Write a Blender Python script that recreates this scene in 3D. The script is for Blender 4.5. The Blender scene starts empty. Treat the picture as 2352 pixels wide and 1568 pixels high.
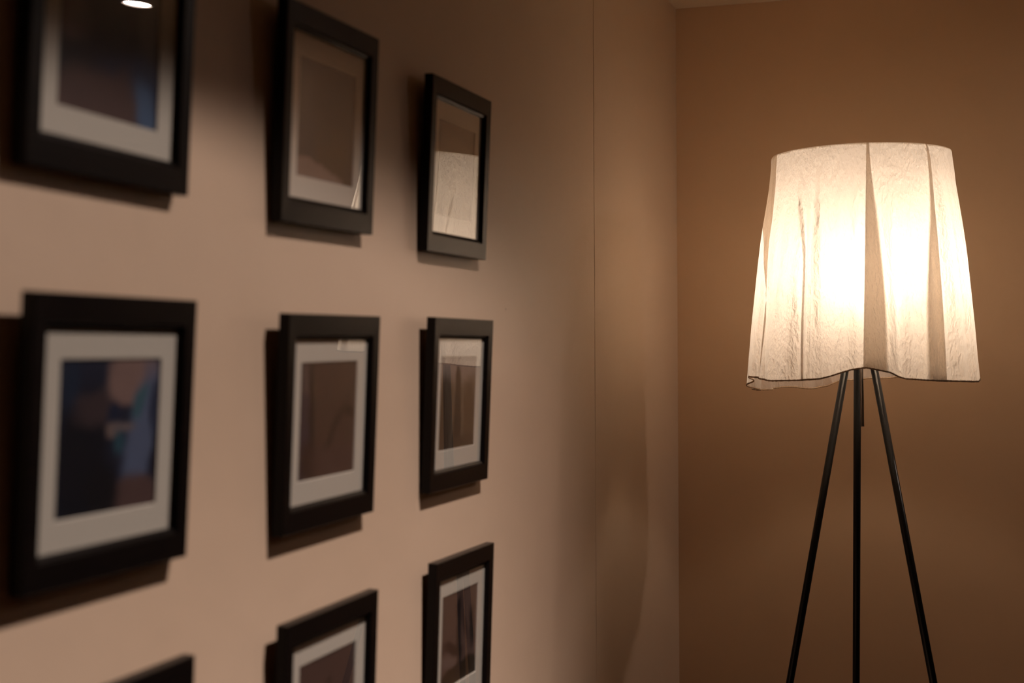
import bpy, bmesh, math, random
from mathutils import Vector, Matrix
from math import sin, cos, pi, radians, sqrt, exp

# ------------------------------------------------------------------ frame of reference
# x: distance from the picture wall, y: along that wall, z: up, metres.  K turns the surveyed
# units (camera-to-wall distance = 1) into metres.
K = 0.75
EYE = 1.43
FPX = 2940.0
YAW, PITCH, ROLL = 0.34925, 0.00608, -0.00463
CEIL = EYE + 1.203 * K
BACK_Y = 4.457 * K
BACK_ANG = radians(4.0)
def W(x, y, z): return Vector((x * K, y * K, EYE + z * K))

sc = bpy.context.scene
COL = sc.collection

# ------------------------------------------------------------------ camera
f_ = Vector((-sin(YAW) * cos(PITCH), cos(YAW) * cos(PITCH), sin(PITCH)))
r_ = Vector((cos(YAW), sin(YAW), 0)); u_ = r_.cross(f_)
r2 = r_ * cos(ROLL) + u_ * sin(ROLL); u2 = -r_ * sin(ROLL) + u_ * cos(ROLL)
cd = bpy.data.cameras.new('camera'); cam = bpy.data.objects.new('camera', cd); COL.objects.link(cam)
cam.matrix_world = Matrix(((r2.x, u2.x, -f_.x, K), (r2.y, u2.y, -f_.y, 0), (r2.z, u2.z, -f_.z, EYE), (0, 0, 0, 1)))
cd.sensor_width = 36; cd.lens = FPX / 2352 * 36; cd.clip_start = 0.02
cd.dof.use_dof = True; cd.dof.focus_distance = 2.80; cd.dof.aperture_fstop = 3.2; cd.dof.aperture_blades = 0
sc.camera = cam

# ------------------------------------------------------------------ world, exposure
w = bpy.data.worlds.new('world'); sc.world = w; w.use_nodes = True
w.node_tree.nodes['Background'].inputs[0].default_value = (1.0, 0.72, 0.5, 1)
w.node_tree.nodes['Background'].inputs[1].default_value = 0.0
sc.view_settings.view_transform = 'Standard'; sc.view_settings.look = 'None'
sc.view_settings.gamma = 1; sc.view_settings.use_curve_mapping = False
sc.view_settings.exposure = 0.0
sc.cycles.use_denoising = True
sc.cycles.max_bounces = 14; sc.cycles.diffuse_bounces = 6; sc.cycles.glossy_bounces = 6
sc.cycles.transmission_bounces = 8; sc.cycles.transparent_max_bounces = 12
sc.cycles.caustics_reflective = False; sc.cycles.caustics_refractive = True
sc.cycles.sample_clamp_indirect = 6.0

# light levels
WASH_SIGN = 1.0
SPOT_W, SPOT_C = 9.8, (1.0, 0.80, 0.70)
DOWN_W, DOWN_C = 4.6, (1.0, 0.78, 0.66)
BULB_S, BULB_C = 48.5, (1.0, 0.79, 0.60)

# ------------------------------------------------------------------ helpers
def link(name, me, parent=None, mat=None, smooth=False):
    o = bpy.data.objects.new(name, me); COL.objects.link(o)
    if parent: o.parent = parent
    if mat: me.materials.append(mat)
    if smooth:
        for p in me.polygons: p.use_smooth = True
    return o
def from_bm(name, bm, parent=None, mat=None, smooth=False):
    bmesh.ops.recalc_face_normals(bm, faces=bm.faces)
    me = bpy.data.meshes.new(name); bm.to_mesh(me); bm.free()
    return link(name, me, parent, mat, smooth)
def from_py(name, vs, fs, parent=None, mat=None, smooth=False):
    me = bpy.data.meshes.new(name); me.from_pydata([tuple(v) for v in vs], [], fs); me.update()
    return link(name, me, parent, mat, smooth)
def box(bm, x0, x1, y0, y1, z0, z1):
    v = [bm.verts.new((x, y, z)) for x in (x0, x1) for y in (y0, y1) for z in (z0, z1)]
    for q in ((0, 1, 3, 2), (4, 6, 7, 5), (0, 4, 5, 1), (2, 3, 7, 6), (0, 2, 6, 4), (1, 5, 7, 3)):
        bm.faces.new([v[i] for i in q])
def empty(name, loc):
    o = bpy.data.objects.new(name, None); COL.objects.link(o); o.location = loc; o.empty_display_size = .05
    return o
def tag(o, label, cat, group=None):
    o['label'] = label; o['category'] = cat
    if group: o['group'] = group
def lathe(bm, prof, n=48, cx=0, cy=0):
    rings = []
    for (r, z) in prof:
        if r < 1e-6: rings.append([bm.verts.new((cx, cy, z))])
        else: rings.append([bm.verts.new((cx + r * cos(2 * pi * i / n), cy + r * sin(2 * pi * i / n), z)) for i in range(n)])
    for a, b in zip(rings, rings[1:]):
        for i in range(n):
            j = (i + 1) % n
            if len(a) == 1 and len(b) == 1: continue
            if len(a) == 1: bm.faces.new((a[0], b[i], b[j]))
            elif len(b) == 1: bm.faces.new((a[i], a[j], b[0]))
            else: bm.faces.new((a[i], a[j], b[j], b[i]))
def rod(bm, a, b, ra, rb=None, n=20):
    rb = rb or ra; a = Vector(a); b = Vector(b); d = (b - a).normalized()
    s = d.orthogonal().normalized(); t = d.cross(s)
    A = [bm.verts.new(a + (s * cos(2 * pi * i / n) + t * sin(2 * pi * i / n)) * ra) for i in range(n)]
    B = [bm.verts.new(b + (s * cos(2 * pi * i / n) + t * sin(2 * pi * i / n)) * rb) for i in range(n)]
    for i in range(n): bm.faces.new((A[i], A[(i + 1) % n], B[(i + 1) % n], B[i]))
    bm.faces.new(A[::-1]); bm.faces.new(B)

class NT:
    """small node-graph writer"""
    def __init__(s, name):
        s.m = bpy.data.materials.new(name); s.m.use_nodes = True; s.t = s.m.node_tree
        s.b = s.t.nodes['Principled BSDF']; s.out = s.t.nodes['Material Output']
    def n(s, kind, ins=None, **kw):
        nd = s.t.nodes.new(kind)
        for k, v in kw.items(): setattr(nd, k, v)
        for k, v in (ins or {}).items():
            if isinstance(v, bpy.types.NodeSocket): s.t.links.new(v, nd.inputs[k])
            else: nd.inputs[k].default_value = v
        return nd
    def l(s, a, b): s.t.links.new(a, b)
    def math(s, op, a, b=0.0, c=0.0, clamp=False):
        return s.n('ShaderNodeMath', {0: a, 1: b, 2: c}, operation=op, use_clamp=clamp).outputs[0]
    def mix(s, fac, a, b):
        nd = s.n('ShaderNodeMix', data_type='RGBA')
        for i, v in ((0, fac), (6, a), (7, b)):
            if isinstance(v, bpy.types.NodeSocket): s.l(v, nd.inputs[i])
            else: nd.inputs[i].default_value = v if i == 0 else (*v[:3], 1)
        return nd.outputs[2]
def principled(name, col, rough=.5, metal=0., spec=.5, coat=0.):
    g = NT(name); g.b.inputs['Base Color'].default_value = (*col, 1); g.b.inputs['Roughness'].default_value = rough
    g.b.inputs['Metallic'].default_value = metal; g.b.inputs['Specular IOR Level'].default_value = spec
    g.b.inputs['Coat Weight'].default_value = coat
    return g

# ------------------------------------------------------------------ materials
def wall_mat(name, col, seed, grain=.25, rough=.55, specks=True):
    g = NT(name); co = g.n('ShaderNodeTexCoord').outputs['Object']
    mp = g.n('ShaderNodeMapping', {0: co, 1: (seed, seed * .7, 0)}).outputs[0]
    big = g.n('ShaderNodeTexNoise', {'Vector': mp, 'Scale': 2.2, 'Detail': 4.0, 'Roughness': .6}).outputs[0]
    c = g.mix(g.math('MULTIPLY', g.math('SUBTRACT', big, .45), 1.1, clamp=True), col, tuple(x * y for x, y in zip(col, (.93, .90, .86))))
    if specks:
        v = g.n('ShaderNodeTexVoronoi', {'Vector': mp, 'Scale': 7.0, 'Randomness': 1.0})
        r = g.n('ShaderNodeTexNoise', {'Vector': v.outputs['Position'], 'Scale': 31.0}).outputs[0]
        rad = g.math('MULTIPLY', g.math('SUBTRACT', r, .50, clamp=True), .18)
        c = g.mix(g.math('MULTIPLY', g.math('LESS_THAN', v.outputs['Distance'], rad), .45), c, (.10, .06, .03))
    g.l(c, g.b.inputs['Base Color'])
    g.b.inputs['Roughness'].default_value = rough; g.b.inputs['Specular IOR Level'].default_value = .4
    f1 = g.n('ShaderNodeTexNoise', {'Vector': mp, 'Scale': 420.0, 'Detail': 3.0}).outputs[0]
    f2 = g.n('ShaderNodeTexNoise', {'Vector': mp, 'Scale': 9.0, 'Detail': 2.0}).outputs[0]
    h = g.math('ADD', f1, g.math('MULTIPLY', f2, 6.0))
    bp = g.n('ShaderNodeBump', {'Height': h, 'Strength': grain, 'Distance': .0006}).outputs[0]
    g.l(bp, g.b.inputs['Normal'])
    return g.m
M_wall_l = wall_mat('textured_wall_paper', (.66, .51, .385), 3.1, .5, .42)
M_wall_b = wall_mat('painted_plaster', (.62, .42, .265), 8.3, .22, .6)
M_wall_o = wall_mat('plain_plaster', (.22, .17, .13), 1.3, .2, .7, False)
M_ceil = wall_mat('ceiling_paint', (.66, .54, .40), 5.3, .2, .7, False)
def floor_mat():
    g = NT('oak_floor'); co = g.n('ShaderNodeTexCoord').outputs['Object']
    br = g.n('ShaderNodeTexBrick', {'Vector': co, 'Color1': (.10, .055, .03, 1), 'Color2': (.14, .08, .045, 1), 'Mortar': (.02, .012, .008, 1),
        'Scale': 1.0, 'Mortar Size': .002, 'Brick Width': 1.2, 'Row Height': .12})
    st = g.n('ShaderNodeMapping', {0: co, 3: (2, 40, 1)}).outputs[0]
    no = g.n('ShaderNodeTexNoise', {'Vector': st, 'Scale': 3.0, 'Detail': 5.0}).outputs[0]
    g.l(g.mix(g.math('MULTIPLY', no, .5), br.outputs[0], (.06, .03, .015)), g.b.inputs['Base Color'])
    g.b.inputs['Roughness'].default_value = .45
    return g.m
M_floor = floor_mat()
def wood_mat(name, c1, c2, rough):
    g = NT(name); co = g.n('ShaderNodeTexCoord').outputs['Object']
    st = g.n('ShaderNodeMapping', {0: co, 3: (60, 8, 60)}).outputs[0]
    no = g.n('ShaderNodeTexNoise', {'Vector': st, 'Scale': 3.0, 'Detail': 6.0, 'Roughness': .65}).outputs[0]
    g.l(g.mix(no, c1, c2), g.b.inputs['Base Color'])
    g.l(g.math('ADD', g.math('MULTIPLY', no, .12), rough), g.b.inputs['Roughness'])
    bp = g.n('ShaderNodeBump', {'Height': no, 'Strength': .12, 'Distance': .0003}).outputs[0]
    g.l(bp, g.b.inputs['Normal']); g.b.inputs['Specular IOR Level'].default_value = .13
    return g.m
M_black = wood_mat('black_stained_wood', (.0022, .0023, .0034), (.009, .006, .0045), .26)
M_board = principled('backing_board', (.12, .08, .05), .9).m
M_matb = principled('off_white_card', (.74, .70, .64), .85, spec=.2).m
M_bevel = principled('card_core', (.88, .85, .80), .85, spec=.2).m
def glass_mat():
    g = NT('picture_glass'); t = g.t
    bk = g.n('ShaderNodeNewGeometry').outputs['Backfacing']                                  # same reflectance seen from either side
    fr = g.n('ShaderNodeFresnel', {0: g.math('SUBTRACT', 1.72, g.math('MULTIPLY', bk, 1.72 - 1 / 1.72))}).outputs[0]
    two = g.math('DIVIDE', g.math('MULTIPLY', fr, 2.0), g.math('ADD', fr, 1.0), clamp=True)   # both faces of the pane
    tr = g.n('ShaderNodeBsdfTransparent', {0: (.97, .98, .97, 1)}); gl = g.n('ShaderNodeBsdfGlossy', {0: (1, 1, 1, 1), 'Roughness': 0.0})
    mx = g.n('ShaderNodeMixShader', {0: two, 1: tr.outputs[0], 2: gl.outputs[0]})
    g.l(mx.outputs[0], g.out.inputs[0]); return g.m
M_glass = glass_mat()
M_leg = principled('black_lacquer', (.004, .004, .004), .30, spec=.25).m
M_stem = principled('brushed_steel', (.42, .38, .34), .38, 1.0).m
M_rubber = principled('rubber', (.01, .01, .01), .8).m
M_opal = NT('opal_acrylic')
def opal():
    g = M_opal; a = g.n('ShaderNodeBsdfTranslucent', {0: (.80, .74, .66, 1)}); b = g.n('ShaderNodeBsdfDiffuse', {0: (.8, .76, .7, 1)})
    c = g.n('ShaderNodeBsdfTransparent', {0: (1, .96, .9, 1)}); m1 = g.n('ShaderNodeMixShader', {0: .15, 1: a.outputs[0], 2: b.outputs[0]})
    g.l(g.n('ShaderNodeMixShader', {0: .45, 1: m1.outputs[0], 2: c.outputs[0]}).outputs[0], g.out.inputs[0]); return g.m
M_opal = opal()
def emit(name, col, s):
    g = NT(name); e = g.n('ShaderNodeEmission', {0: (*col, 1), 1: s}); g.l(e.outputs[0], g.out.inputs[0]); return g.m
M_bulb = emit('glowing_bulb', BULB_C, BULB_S)

# ------------------------------------------------------------------ the room
def struct(o): o['kind'] = 'structure'; return o
RX, RY0 = 4.6, -2.4
BX, FAR_Y = 1.45, 6.6                                        # the back wall stops here; a dim passage opens beyond it
SEAM = 3.417 * K
def make_wall_left():
    # papered wall with one vertical joint: a narrow V groove runs from floor to ceiling
    bm = bmesh.new(); g = .0011
    pr = [(0, RY0), (0, SEAM - g), (-.0022, SEAM), (0.0004, SEAM + g), (0.0004, FAR_Y), (-.12, FAR_Y), (-.12, RY0)]
    lo = [bm.verts.new((x, y, 0)) for x, y in pr]; hi = [bm.verts.new((x, y, CEIL)) for x, y in pr]
    for i in range(len(pr)):
        j = (i + 1) % len(pr); bm.faces.new((lo[i], lo[j], hi[j], hi[i]))
    bm.faces.new(lo); bm.faces.new(hi)
    return struct(from_bm('wall_left', bm, None, M_wall_l))
make_wall_left()
def make_wall_back():
    bm = bmesh.new(); t = math.tan(BACK_ANG)
    pr = [(0.0, BACK_Y), (BX, BACK_Y + BX * t), (BX, BACK_Y + BX * t + .12), (0.0, BACK_Y + .12)]
    lo = [bm.verts.new((x, y, 0)) for x, y in pr]; hi = [bm.verts.new((x, y, CEIL)) for x, y in pr]
    for i in range(4):
        j = (i + 1) % 4; bm.faces.new((lo[i], lo[j], hi[j], hi[i]))
    bm.faces.new(lo); bm.faces.new(hi)
    return struct(from_bm('wall_back', bm, None, M_wall_b))
make_wall_back()
for nm, a, m in (('wall_right', (RX, RX + .12, RY0, FAR_Y, 0, CEIL), M_wall_o), ('wall_far', (-.12, RX + .12, FAR_Y, FAR_Y + .12, 0, CEIL), M_wall_o), ('wall_rear', (0, RX, RY0 - .12, RY0, 0, CEIL), M_wall_o),
                 ('floor', (-.12, RX + .12, RY0 - .12, FAR_Y + .12, -.08, 0), M_floor), ('ceiling', (-.12, RX + .12, RY0 - .12, FAR_Y + .12, CEIL, CEIL + .08), M_ceil)):
    bm = bmesh.new(); box(bm, *a); struct(from_bm(nm, bm, None, m))

# ------------------------------------------------------------------ prints (all soft, abstract photographs)
def print_mat(name, base, shapes, grain=.12):
    """shapes: (cy, cz, ry, rz, softness, colour, angle) in half-widths of the print, y to the far side, z up"""
    g = NT(name); co = g.n('ShaderNodeTexCoord').outputs['Object']
    wn = g.n('ShaderNodeTexNoise', {'Vector': co, 'Scale': 22.0, 'Detail': 3.0}).outputs[1]
    wv = g.n('ShaderNodeVectorMath', {0: wn, 1: (.5, .5, .5)}, operation='SUBTRACT').outputs[0]
    wv = g.n('ShaderNodeVectorMath', {0: wv, 3: .025}, operation='SCALE').outputs[0]
    co2 = g.n('ShaderNodeVectorMath', {0: co, 1: wv}, operation='ADD').outputs[0]
    sp = g.n('ShaderNodeSeparateXYZ', {0: co2}); Y0 = g.math('DIVIDE', sp.outputs[1], PR_Y); Z0 = g.math('DIVIDE', sp.outputs[2], PR_Z)
    c = None; col = base
    rgb = g.n('ShaderNodeRGB'); rgb.outputs[0].default_value = (*base, 1); cur = rgb.outputs[0]
    for (cy, cz, ry, rz, so, colr, an) in shapes:
        y = g.math('SUBTRACT', Y0, cy); z = g.math('SUBTRACT', Z0, cz)
        ca, sa = cos(an), sin(an)
        yy = g.math('ADD', g.math('MULTIPLY', y, ca / ry), g.math('MULTIPLY', z, sa / ry))
        zz = g.math('ADD', g.math('MULTIPLY', y, -sa / rz), g.math('MULTIPLY', z, ca / rz))
        d = g.math('POWER', g.math('ADD', g.math('POWER', g.math('ABSOLUTE', yy), 3.0), g.math('POWER', g.math('ABSOLUTE', zz), 3.0)), 1 / 3)
        f = g.math('DIVIDE', g.math('SUBTRACT', 1 + so, d), 2 * so, clamp=True)
        f = g.n('ShaderNodeMapRange', {0: f}, interpolation_type='SMOOTHSTEP').outputs[0]
        cur = g.mix(f, cur, colr)
    gn = g.n('ShaderNodeTexNoise', {'Vector': co, 'Scale': 60.0, 'Detail': 5.0}).outputs[0]
    cur = g.mix(g.math('MULTIPLY', gn, grain * 2, clamp=True), cur, (0.01, .008, .01))
    g.l(cur, g.b.inputs['Base Color']); g.b.inputs['Roughness'].default_value = .45; g.b.inputs['Specular IOR Level'].default_value = .3
    return g.m
PR_Y, PR_Z = .0935 * K, .0915 * K
NAVY = (.014, .018, .035); INK = (.008, .009, .016); PLUM = (.060, .034, .036); ROSE = (.15, .085, .075); TEAL = (.03, .07, .11); STEEL = (.075, .085, .125)
PRINTS = {
 (1, 1): ((.03, .032, .048), [(-.72, .8, .42, .75, .4, (.27, .20, .19), 0), (-.62, .15, .3, .3, .4, (.26, .18, .18), 0), (.15, .1, .7, .8, .4, (.022, .025, .045), 0), (.78, .45, .2, .6, .5, (.13, .11, .11), 0), (.3, -.35, .5, .2, .5, (.03, .04, .09), 0),
                (-.2, -.82, .9, .42, .3, (.12, .075, .075), .15), (.78, -.35, .35, .3, .5, (.05, .07, .14), 0), (.72, -.75, .22, .36, .4, (.10, .17, .32), .1)]),
 (1, 2): ((.024, .030, .062), [(-.5, -.4, .5, 1.0, .4, (.012, .013, .022), 0), (-.75, .7, .2, .35, .5, (.02, .035, .075), 0), (-.25, .35, .4, .22, .5, (.07, .05, .06), 0), (.46, .76, .50, .36, .2, (.30, .20, .19), 0),
                 (.68, .0, .27, .9, .4, (.13, .17, .30), -.28), (.62, .42, .10, .24, .5, (.07, .16, .22), -.4), (.93, .35, .07, .3, .5, (.03, .04, .09), 0), (.10, .24, .14, .18, .4, (.02, .03, .07), 0), (.08, .06, .13, .09, .4, (.22, .165, .16), 0),
                 (.30, .06, .2, .07, .5, (.20, .17, .19), 0), (.22, -.14, .09, .16, .5, (.035, .10, .15), 0), (.95, -.3, .06, .3, .4, (.02, .02, .04), 0), (.55, -.85, .5, .28, .3, (.13, .08, .08), 0), (-.1, -.75, .3, .4, .4, (.012, .012, .018), .2)]),
 (1, 3): (PLUM, [(0, .2, .4, .5, .4, INK, 0)]),
 (2, 1): ((.055, .030, .018), [(-.7, -.2, .35, .9, .6, (.022, .022, .034), 0), (.4, -.3, .35, .4, .6, (.075, .040, .014), 0), (-.3, -1.02, .9, .28, .12, (.27, .18, .16), -.16), (.3, .4, .6, .5, .6, (.035, .020, .013), 0)]),
 (2, 2): ((.090, .055, .045), [(-.85, .0, .22, 1.1, .35, (.060, .045, .065), 0), (-.8, .75, .12, .3, .4, (.14, .10, .095), 0), (-.55, 0, .08, 1.1, .5, (.025, .02, .02), 0), (.1, -.35, .1, .9, .6, (.045, .03, .026), -.75),
                 (.8, .12, .2, .1, .6, (.025, .016, .014), 0), (-.6, -.7, .25, .25, .6, (.03, .018, .018), 0), (.3, -.75, .8, .3, .6, (.10, .06, .055), 0)]),
 (2, 3): ((.100, .062, .060), [(.1, .15, .13, .35, .6, (.03, .02, .018), 0), (0, -.7, 1.1, .3, .3, (.05, .03, .02), 0)]),
 (3, 1): ((.12, .075, .052), [(0, .85, 1.2, .15, .5, (.09, .055, .038), 0), (.2, -.3, .4, .6, .6, (.15, .10, .075), 0)]),
 (3, 2): ((.19, .145, .115), [(-.05, .95, 1.3, .50, .4, (.34, .27, .25), 0), (-.62, -.3, .34, .95, .3, (.085, .058, .042), 0), (.68, -.35, .34, .85, .3, (.11, .075, .05), 0), (.02, -.30, .20, 1.0, .10, (.020, .019, .019), -.02), (-.02, .58, .07, .20, .3, (.022, .02, .02), 0), (.5, -.95, .7, .2, .4, (.06, .045, .035), 0)]),
 (3, 3): ((.145, .092, .082), [(-.35, -.25, .5, .12, .5, (.05, .030, .028), -.25), (0, -.98, 1.2, .38, .12, (.045, .030, .020), .12), (.0, .05, .14, .9, .3, (.030, .024, .026), 0), (-.02, .62, .12, .16, .5, (.018, .015, .02), 0),  # dark uprights here and on the next line: lamp-leg reflections painted into the print
                 (.72, .1, .14, .45, .5, (.025, .02, .02), 0), (.3, .3, .1, .5, .6, (.07, .045, .045), .3), (-.5, -.5, .4, .12, .5, (.20, .14, .13), 0)]),
}

# ------------------------------------------------------------------ picture frames
FW, FH, FD = .15372 * K, .16751 * K, .01774 * K            # half width, half height, depth
IY, IZ = .1300 * K, .1335 * K                              # inner edge of the front face
OY, OZ = .1262 * K, .1268 * K                              # sight edge of the inner lip
def square_loft(bm, prof):
    """prof: (half_y, half_z, x); mitred section swept round the square, z measured from the frame's foot"""
    rings = [[bm.verts.new((x, sy * a, FH + sz * b)) for sy, sz in ((-1, -1), (1, -1), (1, 1), (-1, 1))] for a, b, x in prof]
    for i in range(len(rings)):
        A, B = rings[i], rings[(i + 1) % len(rings)]
        for k in range(4):
            j = (k + 1) % 4; bm.faces.new((A[k], A[j], B[j], B[k]))
def frame_meshes():
    bm = bmesh.new(); e = .0008
    square_loft(bm, [(FW, FH, .0), (FW, FH, FD - e), (FW - e, FH - e, FD), (IY + e, IZ + e, FD - .0004), (IY, IZ, FD - .0014), (IY - .0002, IZ - .0002, FD * .45), (IY - .0002, IZ - .0002, .0)])
    bmesh.ops.recalc_face_normals(bm, faces=bm.faces); mo = bpy.data.meshes.new('moulding'); bm.to_mesh(mo); bm.free()
    bm = bmesh.new()
    square_loft(bm, [(IY - .0002, IZ - .0002, FD - .0028), (IY - .0012, IZ - .0012, FD - .0024), (OY + .0006, OZ + .0006, FD - .0044), (OY, OZ, FD - .0052), (OY, OZ, .0072), (IY - .0002, IZ - .0002, .0072)])
    bmesh.ops.recalc_face_normals(bm, faces=bm.faces); li = bpy.data.meshes.new('inner_lip'); bm.to_mesh(li); bm.free()
    bm = bmesh.new()
    square_loft(bm, [(IY - .0004, IZ - .0004, .0040), (IY - .0004, IZ - .0004, .0056), (PR_Y + .0009, PR_Z + .0009, .0056), (PR_Y, PR_Z, .0042)])
    bmesh.ops.recalc_face_normals(bm, faces=bm.faces); ma = bpy.data.meshes.new('mat_board'); bm.to_mesh(ma); bm.free()
    bm = bmesh.new(); box(bm, .0062, .0071, -IY + .0004, IY - .0004, FH - IZ + .0004, FH + IZ - .0004)
    bmesh.ops.recalc_face_normals(bm, faces=bm.faces); gl = bpy.data.meshes.new('glass_pane'); bm.to_mesh(gl); bm.free()
    # only the front skin of the pane carries the two-surface reflection
    bm = bmesh.new(); v = [bm.verts.new((.0068, a * (IY - .0004), FH + b * (IZ - .0004))) for a, b in ((-1, -1), (1, -1), (1, 1), (-1, 1))]; bm.faces.new(v)
    gl = bpy.data.meshes.new('glass_pane'); bm.to_mesh(gl); bm.free()
    bm = bmesh.new(); box(bm, .0004, .0026, -IY + .0004, IY - .0004, FH - IZ + .0004, FH + IZ - .0004)
    bmesh.ops.recalc_face_normals(bm, faces=bm.faces); bo = bpy.data.meshes.new('backing_board'); bm.to_mesh(bo); bm.free()
    mo.materials.append(M_black); li.materials.append(M_black); ma.materials.append(M_matb); gl.materials.append(M_glass); bo.materials.append(M_board)
    return mo, li, ma, gl, bo
FM = frame_meshes()
# (column, row): centre along wall, centre height, lean of the top off the wall, small turn in the wall plane
STAND = .005 * K                                           # bumpers hold the frames this far off the wall
FRAMES = {
 (3, 2): (2.39036, -.10531, .04318, -.00095), (3, 1): (2.38419, .35588, .04563, .00626), (3, 3): (2.39778, -.57478, .03135, -.01007),
 (2, 2): (1.84081, -.11022, .04766, .00726), (2, 1): (1.84012, .36352, .04928, .0138), (2, 3): (1.83463, -.57583, .03807, .00264),
 (1, 2): (1.2864, -.10067, .05341, -.00141), (1, 1): (1.29412, .37329, .04531, -.00917), (1, 3): (1.28548, -.56419, .04, 0.0)}
LABELS = {
 (1, 1): 'black frame, nearest column, top row, navy photograph with a blue patch low right',
 (1, 2): 'black frame, nearest column, middle row, photograph of a blue figure under pink sky',
 (1, 3): 'black frame, nearest column, only its top corner showing at the bottom edge',
 (2, 1): 'black frame, middle column, top row, dark brown photograph with a pale lower band',
 (2, 2): 'black frame, centre of the grid, plum brown photograph with a dark stripe at left',
 (2, 3): 'black frame, middle column, cut off by the bottom edge, plum photograph',
 (3, 1): 'black frame, farthest column, top row, its glass mirroring the lamp shade',
 (3, 2): 'black frame, farthest column, middle row, photograph of a dark pointed tower shape',
 (3, 3): 'black frame, farthest column, bottom row, photograph with painted lamp leg reflections over dark ground'}
def make_frame(key):
    s, z, lean, rl = FRAMES[key]
    hy, hz = FH * sin(rl), -FH * cos(rl)
    v = hz + FH
    root = empty('picture_frame', (v * sin(lean) + STAND, s * K + hy - STAND * 1.15 * s, EYE + z * K - FH + v * cos(lean)))
    root.rotation_euler = (rl, lean, 0)
    tag(root, LABELS[key], 'picture frame', 'square black frames hung in a grid on the left wall')
    mo = link('moulding', FM[0], root); link('inner_lip', FM[1], mo)
    for a_ in (-1, 1):
        bm = bmesh.new(); box(bm, -STAND * .98, .0002, a_ * (FW - .012) - .005, a_ * (FW - .012) + .005, .004, .014)
        from_bm('wall_bumper', bm, root, M_rubber)
    link('mat_board', FM[2], root); link('glass_pane', FM[3], root); link('backing_board', FM[4], root)
    # the print is built about its own centre so its picture coordinates start there
    bm = bmesh.new(); box(bm, -.0004, .0004, -PR_Y - .002, PR_Y + .002, -PR_Z - .002, PR_Z + .002)
    base, shapes = PRINTS[key]
    pr = from_bm('photograph', bm, root, print_mat('photograph_print', base, shapes)); pr.location = (.0036, 0, FH)
    return root
for k_ in [(c, r) for r in (1, 2, 3) for c in (1, 2, 3)]: make_frame(k_)

# ------------------------------------------------------------------ floor lamp
LT = 3.67                                                    # depth of the lamp from the camera, survey units
LX, LY = 1 - .0858 * LT + .0000, 1.0330 * LT
PXM = LT * K / FPX                                           # metres per photo pixel at the lamp
AX = Vector((LX * K, LY * K))
view = Vector((LX - 1, LY)).normalized()                     # from camera to lamp, on plan
right = Vector((view.y, -view.x))
def lampz(py): return EYE + (806 - py) * PXM + .0            # photo row -> height on the lamp's axis plane
lamp = empty('floor_lamp', (AX.x, AX.y, 0))
tag(lamp, 'floor lamp with glowing pleated cream cloth shade on three thin black legs', 'floor lamp')
def loc(dx, dd, z):   # dx pixels to the right, dd pixels towards the camera, height -> lamp-local point
    p = right * (dx * PXM) - view * (dd * PXM)
    return Vector((p.x, p.y, z))

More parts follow.
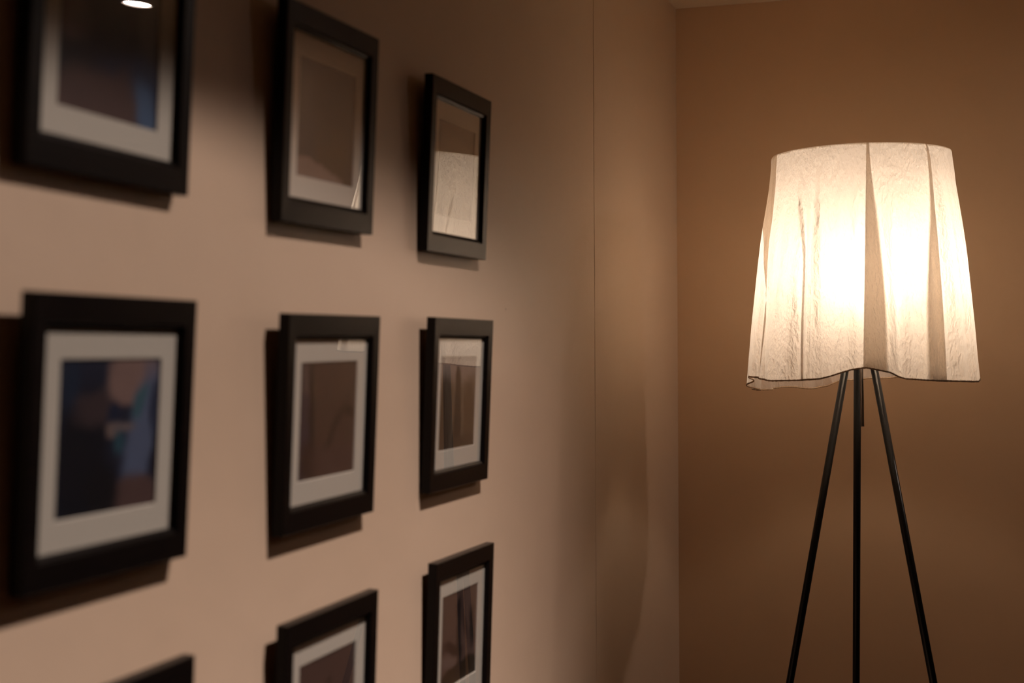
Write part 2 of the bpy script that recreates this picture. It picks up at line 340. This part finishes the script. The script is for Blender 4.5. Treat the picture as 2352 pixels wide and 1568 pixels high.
FOLDS = [  # centre px at hem: left edge, right edge, side on top, left edge at rim, right edge at rim (px from axis)
    (-217, -138, 'R', -192, -178), (-114, -88, 'R', -97, -90), (5, 53, 'R3', 14, 40), (137, 184, 'L3', 128, 146)]
def R0(v):
    pts = [(0, 200), (.14, 205), (.45, 223), (.75, 240), (1, 252)]
    for (a, ra), (b, rb) in zip(pts, pts[1:]):
        if v <= b: return ra + (rb - ra) * (v - a) / (b - a)
    return 252
def smooth(a, b, x):
    t = max(0, min(1, (x - a) / (b - a))); return t * t * (3 - 2 * t)
def ring_ctrl(v):
    """control points (x, d, droop) of the cloth at height v, front left to right and on round the back"""
    R = R0(v); P = []
    g = smooth(0.0, .40, v)
    def on(X, dr):   # on the front of the circle of radius R+dr at sideways offset X
        r = R + dr; X = max(-r * .995, min(r * .995, X)); d = sqrt(r * r - X * X); X *= 1 - d / FPX; return (X, sqrt(r * r - X * X))
    sc_ = (R / 263)
    P.append((-R * .999, R * .04)); P.append(on(-R * .972, -1 * g)); P.append(on(-R * .93, 1 * g))
    last = None
    for i, (l, r, side, lt, rt) in enumerate(FOLDS):
        L = lt + (l - lt) * v ** .9; Rr = rt + (r - rt) * smooth(0, 1, v ** .7) if False else rt + (r - rt) * v ** .6
        w_ = Rr - L
        if side[-1] == '3':
            c_ = L if side == 'R3' else Rr; k_ = .12 + .88 * smooth(-.15, .72, v); L = c_ + (L - c_) * k_; Rr = c_ + (Rr - c_) * k_; w_ = Rr - L
        s = (4.5 if w_ > 60 else 2.5) * g + .8
        if last is not None:   # soft billow between two folds
            m = (last + L) / 2
            P.append(on(last * .7 + L * .3, 5 * g * (1 if i % 2 else .6))); P.append(on(m, -5 * g)); P.append(on(last * .25 + L * .75, -s * .5))
        else:
            P.append(on(L - 12, -s * .3))
        e = (2.0 if w_ > 60 else .6) * g + .2
        s3 = 7 * g + .5
        if side == 'R3':
            q = [(L + .3 * w_, -1.6 * s3), (L + .8 * w_, -2.1 * s3), (Rr, -1.7 * s3), (Rr + 1, -1.2 * s3), (Rr - .3 * w_, -.7 * s3), (L + .25 * w_, -.2 * s3), (L, .35 * s3), (L + 1.5, 1.0 * s3), (L + .35 * w_, 1.15 * s3), (Rr, .8 * s3)]
        elif side == 'L3':
            q = [(L, .8 * s3), (L + .65 * w_, 1.15 * s3), (Rr - 1.5, 1.0 * s3), (Rr, .35 * s3), (Rr - .25 * w_, -.2 * s3), (L + .3 * w_, -.7 * s3), (L - 1, -1.2 * s3), (L, -1.7 * s3), (L + .2 * w_, -2.1 * s3), (Rr - .3 * w_, -1.6 * s3)]
        elif side == 'R':
            q = [(L - .5 * e, -1.3 * s), (L + e, -1.6 * s), (L + .8 * e, -1.0 * s), (L, -.1 * s), (L - .1 * e, .7 * s), (L + e, 1.25 * s), (L + .25 * w_, 1.0 * s), (L + .7 * w_, -.3 * s), (Rr - .04 * w_, -.95 * s), (Rr + 2, -.8 * s)]
        else:
            q = [(L - 2, -.8 * s), (L + .04 * w_, -.95 * s), (L + .3 * w_, -.3 * s), (Rr - .25 * w_, 1.0 * s), (Rr - e, 1.25 * s), (Rr + .1 * e, .7 * s), (Rr, -.1 * s), (Rr - .8 * e, -1.0 * s), (Rr - e, -1.6 * s), (Rr + .5 * e, -1.3 * s)]
        P += [on(a, b) for a, b in q]; last = Rr
    P += [on(last + (R * .93 - last) * .5, 2 * g), on(R * .90, -4 * g), on(R * .955, 4 * g), on(R * .985, 0), (R * .999, R * .02)]
    n = 34
    for k in range(1, n):
        a = pi * k / n; rr = R + (9 * sin(k * 2.1 + .4) + 5 * sin(k * 3.7)) * g * (.9 + .3 * sin(k))
        P.append((rr * cos(a), -rr * sin(a)))
    return P
def resample(P, per=9):
    out = []; n = len(P)
    for i in range(n):
        p0, p1, p2, p3 = P[i - 1], P[i], P[(i + 1) % n], P[(i + 2) % n]
        for k in range(per):
            t = k / per
            o = []
            for c in (0, 1):   # mild Catmull-Rom
                m1 = (p2[c] - p0[c]) * .38; m2 = (p3[c] - p1[c]) * .38
                h = (2 * t ** 3 - 3 * t * t + 1) * p1[c] + (t ** 3 - 2 * t * t + t) * m1 + (-2 * t ** 3 + 3 * t * t) * p2[c] + (t ** 3 - t * t) * m2
                o.append(h)
            out.append(tuple(o))
    return out
ZT, ZB = lampz(366), lampz(872)
HEM = [(-263, 2), (-200, -6), (-140, -4), (-88, 0), (-20, 20), (10, 24), (60, 14), (95, 0), (140, -3), (200, -6), (263, -10)]
def hem_lift(x, d):
    for (a, va), (b, vb) in zip(HEM, HEM[1:]):
        if x <= b: fl = va + (vb - va) * (x - a) / (b - a); break
    else: fl = -10
    bk = -12 - 20 * smooth(-40, -90, x) * 1.0 if x < 0 else -12 + 8 * smooth(30, 90, x)
    bk += 2.5 * sin(x * .06)
    t = smooth(-60, 60, d)
    return fl * t + bk * (1 - t)
def make_shade():
    NV = 64; rows = []
    rnd = random.Random(4)
    ph = [rnd.uniform(0, 6.28) for _ in range(12)]
    for j in range(NV + 1):
        v = j / NV; ring = resample(ring_ctrl(v)); row = []
        for i, (x, d) in enumerate(ring):
            lift = hem_lift(x * 263 / R0(v), d * 263 / R0(v)) * v ** 3
            z = ZT + (ZB - ZT) * v + lift * PXM
            a = math.atan2(d, x)
            # long shallow wrinkles radiating down from the rim
            wr = sum(sin(a * (11 + 7 * q) + ph[q] + v * (2.6 * sin(ph[q + 4]))) / (1 + .3 * q) for q in range(4)) * 0.75 * smooth(0, .10, v) * (1.0 - .6 * v)
            wr += smooth(.02, .5, v) * (5.0 * sin(13 * a + 1.0) + 5.0 * sin(21 * a + 2.5 + .8 * v) + 3.2 * sin(34 * a + .5 - .6 * v))
            k = 1 + wr / R0(v)
            row.append(loc(x * k, d * k, z))
        rows.append(row)
    n = len(rows[0]); vs = [p for r in rows for p in r]
    fs = [(j * n + i, j * n + (i + 1) % n, (j + 1) * n + (i + 1) % n, (j + 1) * n + i) for j in range(NV) for i in range(n)]
    g = NT('crinkled_cotton'); t = g.t
    co = g.n('ShaderNodeTexCoord').outputs['Object']
    st = g.n('ShaderNodeMapping', {0: co, 2: (0, .35, 0), 3: (1, 1, .45)}).outputs[0]
    n1 = g.n('ShaderNodeTexNoise', {'Vector': st, 'Scale': 40.0, 'Detail': 3.0, 'Roughness': .5, 'Distortion': .15}).outputs[0]
    n2 = g.n('ShaderNodeTexNoise', {'Vector': co, 'Scale': 11.0, 'Detail': 3.0}).outputs[0]
    n3 = g.n('ShaderNodeTexNoise', {'Vector': st, 'Scale': 95.0, 'Detail': 3.0, 'Roughness': .55}).outputs[0]
    crease = g.math('ADD', g.math('MULTIPLY', g.math('ABSOLUTE', g.math('SUBTRACT', n1, .5)), .35), g.math('MULTIPLY', g.math('ABSOLUTE', g.math('SUBTRACT', n3, .5)), .30))
    bp = g.n('ShaderNodeBump', {'Height': crease, 'Strength': .85, 'Distance': .026}).outputs[0]
    colr = g.mix(n2, (.97, .92, .86), (.93, .86, .79))
    tl = g.n('ShaderNodeBsdfTranslucent', {0: colr, 'Normal': bp})
    df = g.n('ShaderNodeBsdfDiffuse', {0: g.mix(n2, (.96, .91, .86), (.92, .86, .80)), 'Normal': bp})
    rf = g.n('ShaderNodeBsdfRefraction', {0: (.95, .86, .72, 1), 'Roughness': 1.0, 'IOR': 1.5, 'Normal': bp})
    a = g.n('ShaderNodeMixShader', {0: .26, 1: tl.outputs[0], 2: df.outputs[0]})
    b = g.n('ShaderNodeMixShader', {0: .13, 1: a.outputs[0], 2: rf.outputs[0]})
    g.l(b.outputs[0], g.out.inputs[0])
    sh = from_py('lamp_shade', vs, fs, lamp, g.m, True); sh['label'] = 'glowing cream cloth shade with loose folds'
    # stitched hem: a thin rolled cord along the lower edge
    hem = rows[-1]; m = len(hem); rr = .0018; vv = []; ff = []
    for i, p in enumerate(hem):
        tn = (hem[(i + 1) % m] - hem[i - 1]).normalized(); sd = tn.cross(Vector((0, 0, 1))).normalized()
        for q in range(6):
            an = 2 * pi * q / 6 + i * .9; r_q = rr * (1 + .25 * sin(i * 2.2)); vv.append(p + (sd * cos(an - i * .9) * .7 + Vector((0, 0, 1)) * sin(an - i * .9)) * r_q)
    for i in range(m):
        for q in range(6): ff.append((i * 6 + q, i * 6 + (q + 1) % 6, ((i + 1) % m) * 6 + (q + 1) % 6, ((i + 1) % m) * 6 + q))
    hm = from_py('hem_stitching', vv, ff, sh, principled('hem_thread', (.30, .20, .12), .8).m, True); hm['label'] = 'brown stitched hem'
    # top: opal disc that carries the cloth, with a rounded lip
    bm = bmesh.new(); rt = 200 * PXM
    lathe(bm, [(0, ZT - .001), (rt * .6, ZT - .001), (rt - .003, ZT - .001), (rt - .0012, ZT - .0002), (rt - .0012, ZT - .004), (rt - .004, ZT - .0045), (rt * .6, ZT - .0045), (0, ZT - .0045)], 96)
    d = from_bm('diffuser_disc', bm, lamp, M_opal, True)
    return sh
make_shade()
AP = lampz(672)
# legs: angle on plan measured from the viewing direction (0 = directly behind)
def leg(dx_per, back_per, off):
    L = (AP) ; top = loc(off, 0, AP); px = AP / PXM; st = (AP - lampz(738)) / AP
    foot = loc(off + dx_per * px, -back_per * px, .0)
    bm = bmesh.new(); d = (foot - top).normalized()
    rod(bm, top + (foot - top) * st, top + (foot - top) * (1 - .02 / AP), .0080, .0080, 24)
    o = from_bm('leg', bm, lamp, M_leg, True)
    bm = bmesh.new(); e = top + (foot - top) * (1 - .025 / AP); lathe(bm, [(0, 0), (.0095, 0), (.0100, .004), (.0095, .026), (0, .027)], 24, foot.x, foot.y)
    from_bm('rubber_foot', bm, o, M_rubber, True)
leg(-.1765, -.095, -3.5); leg(.1745, -.095, -3.5); leg(-.0105, .165, -7)
JZ = lampz(738); bm = bmesh.new(); lathe(bm, [(0, JZ - .012), (.020, JZ - .012), (.026, JZ - .006), (.026, JZ + .008), (.016, JZ + .014), (0, JZ + .014)], 32); from_bm('leg_joint', bm, lamp, M_leg, True)
bm = bmesh.new(); a = loc(1.5, 14, lampz(986)); rod(bm, a, loc(-1.5, 9, JZ), .0038, .0038, 20); st_ = from_bm('dimmer_rod', bm, lamp, M_stem, True); st_['label'] = 'thin steel dimmer rod hanging below the shade'
# socket with an added cup that dims light under the hem, bulb, disc holder
bz = lampz(655); gr = .050; gx = loc(16, 0, 0)
bm = bmesh.new(); lathe(bm, [(0, JZ + .012), (.012, JZ + .012), (.020, bz - gr - .012), (.050, bz - gr * .92), (.052, bz - gr * .72), (.050, bz - gr * .72), (.047, bz - gr * .9), (.02, bz - gr - .006), (0, bz - gr - .006)], 40, gx.x, gx.y); from_bm('bulb_holder_dimming_cup', bm, lamp, M_opal, True)
bm = bmesh.new()
lathe(bm, [(gr * sin(pi * q / 24), bz + gr * 1.25 * cos(pi * q / 24) * (1 if q < 12 else .8)) for q in range(25)], 48, gx.x, gx.y)
from_bm('globe_bulb', bm, lamp, M_bulb, True)
for q in range(3):
    an = 2 * pi * q / 3 + .5; bm = bmesh.new(); rt = 197 * PXM
    rod(bm, (.016 * cos(an), .016 * sin(an), JZ + .01), (.09 * cos(an), .09 * sin(an), ZT - .004), .0018); from_bm('disc_strut', bm, lamp, M_stem, True)

# ------------------------------------------------------------------ ceiling lights of the room
def down(x, y, watt, label, tilt=None, size=110, blend=.6, spot_r=.06):
    root = empty('ceiling_downlight', (x, y, CEIL)); tag(root, label, 'ceiling light')
    bm = bmesh.new(); lathe(bm, [(.041, -.001), (.052, -.0005), (.055, -.003), (.052, -.006), (.043, -.0065), (.041, -.003), (.041, -.001)], 48); from_bm('trim_ring', bm, root, M_matb, True)
    bm = bmesh.new(); lathe(bm, [(0, -.0012), (.0405, -.0012), (.0405, -.0022), (0, -.0022)], 48); from_bm('light_lens', bm, root, emit('downlight_lens', DOWN_C, 25.0), True)
    ld = bpy.data.lights.new('downlight_beam', 'AREA'); lo = bpy.data.objects.new('downlight_beam', ld); COL.objects.link(lo); lo.parent = root
    lo.location = (0, 0, -.0026); ld.energy = watt; ld.color = DOWN_C; ld.shape = 'DISK'; ld.size = .080; ld.spread = radians(170)
    return root
down(2.31 * K, 4.36 * K - .02, DOWN_W, 'round recessed downlight close to the back wall, mirrored in the nearest top frame', size=165, blend=1.0)
def wash(x, y):
    """asymmetric ceiling spotlight: nodes mask its beam into an even patch on the picture wall with a curved upper cut-off"""
    root = empty('track_spotlight', (x, y, CEIL)); tag(root, 'small black ceiling spotlight tilted at the wall of picture frames', 'spotlight')
    d = Vector((-x, -.3, -1.3)).normalized(); rot = d.to_track_quat('-Z', 'Y')
    bm = bmesh.new(); lathe(bm, [(0, 0), (.04, 0), (.04, -.012), (.0, -.014)], 40); from_bm('ceiling_mount', bm, root, M_leg, True)
    bm = bmesh.new(); rod(bm, (0, 0, -.012), (0, 0, -.035), .006); from_bm('swivel', bm, root, M_leg, True)
    bm = bmesh.new(); lathe(bm, [(0, .03), (.028, .028), (.032, .02), (.032, -.02), (.030, -.02), (.030, .0), (0, .0)], 40)
    c = from_bm('lamp_can', bm, root, M_leg, True); c.location = (0, 0, -.055); c.rotation_euler = rot.to_euler()
    ld = bpy.data.lights.new('spot_beam', 'SPOT'); lo = bpy.data.objects.new('spot_beam', ld); COL.objects.link(lo); lo.parent = root
    off = Vector((0, 0, -.055)) + d * .026
    lo.location = off; lo.rotation_euler = rot.to_euler(); ld.energy = SPOT_W; ld.color = SPOT_C
    ld.spot_size = radians(164); ld.spot_blend = .1; ld.shadow_soft_size = .016
    Lx, Ly, Lz = (x + off.x), (y + off.y), CEIL + off.z
    ld.use_nodes = True; t = ld.node_tree; em = t.nodes['Emission']
    def M(op, a, b=0., cl=False):
        nd = t.nodes.new('ShaderNodeMath'); nd.operation = op; nd.use_clamp = cl
        for i, v in enumerate((a, b)):
            if isinstance(v, bpy.types.NodeSocket): t.links.new(v, nd.inputs[i])
            else: nd.inputs[i].default_value = v
        return nd.outputs[0]
    def SS(v, a, b):
        nd = t.nodes.new('ShaderNodeMapRange'); nd.interpolation_type = 'SMOOTHSTEP'; t.links.new(v, nd.inputs[0])
        for k_, q in ((1, a), (2, b)):
            if isinstance(q, bpy.types.NodeSocket): t.links.new(q, nd.inputs[k_])
            else: nd.inputs[k_].default_value = q
        return nd.outputs[0]
    geo = t.nodes.new('ShaderNodeNewGeometry'); sp = t.nodes.new('ShaderNodeSeparateXYZ'); t.links.new(geo.outputs['Incoming'], sp.inputs[0])
    dx, dy, dz = sp.outputs
    nx = M('MAXIMUM', M('MULTIPLY', dx, WASH_SIGN * -1), .02)          # component towards the wall
    uy = M('DIVIDE', M('MULTIPLY', dy, WASH_SIGN), nx); uz = M('DIVIDE', M('MULTIPLY', dz, WASH_SIGN), nx)
    yy = M('DIVIDE', M('ADD', M('MULTIPLY', uy, Lx), Ly), K)           # wall point each ray meets; the patch is shaped into the strength there
    zz = M('DIVIDE', M('ADD', M('MULTIPLY', uz, Lx), Lz - EYE), K)
    dist = M('POWER', M('ADD', 1.0, M('ADD', M('MULTIPLY', uy, uy), M('MULTIPLY', uz, uz))), .5)
    flat = M('MINIMUM', M('POWER', dist, 2.6), 40.0)
    q = M('SUBTRACT', yy, 1.45); top = M('SUBTRACT', .340, M('MULTIPLY', M('MULTIPLY', q, q), .052))
    soft = M('ADD', .08, M('MULTIPLY', M('MAXIMUM', q, 0.), .19))
    low = M('ADD', 1.0, M('MULTIPLY', M('MAXIMUM', M('MULTIPLY', zz, -1.0), 0.), .92))
    m1 = M('SUBTRACT', 1.0, SS(zz, M('SUBTRACT', top, soft), M('ADD', top, M('MINIMUM', M('MULTIPLY', soft, .4), .06))))
    m2 = M('SUBTRACT', 1.0, SS(yy, 2.2, 3.6))
    m3 = SS(zz, -3.4, -1.2)
    m4 = SS(yy, -2.6, -.2)
    m = M('MULTIPLY', M('MULTIPLY', M('MULTIPLY', m1, m2), low), M('MULTIPLY', m3, m4))
    m = M('MULTIPLY', m, SS(M('MULTIPLY', dx, WASH_SIGN * -1), .0, .06))
    t.links.new(M('MULTIPLY', flat, m), em.inputs[1]); em.inputs[0].default_value = (1, 1, 1, 1)
wash(.95 * K, 1.92 * K)
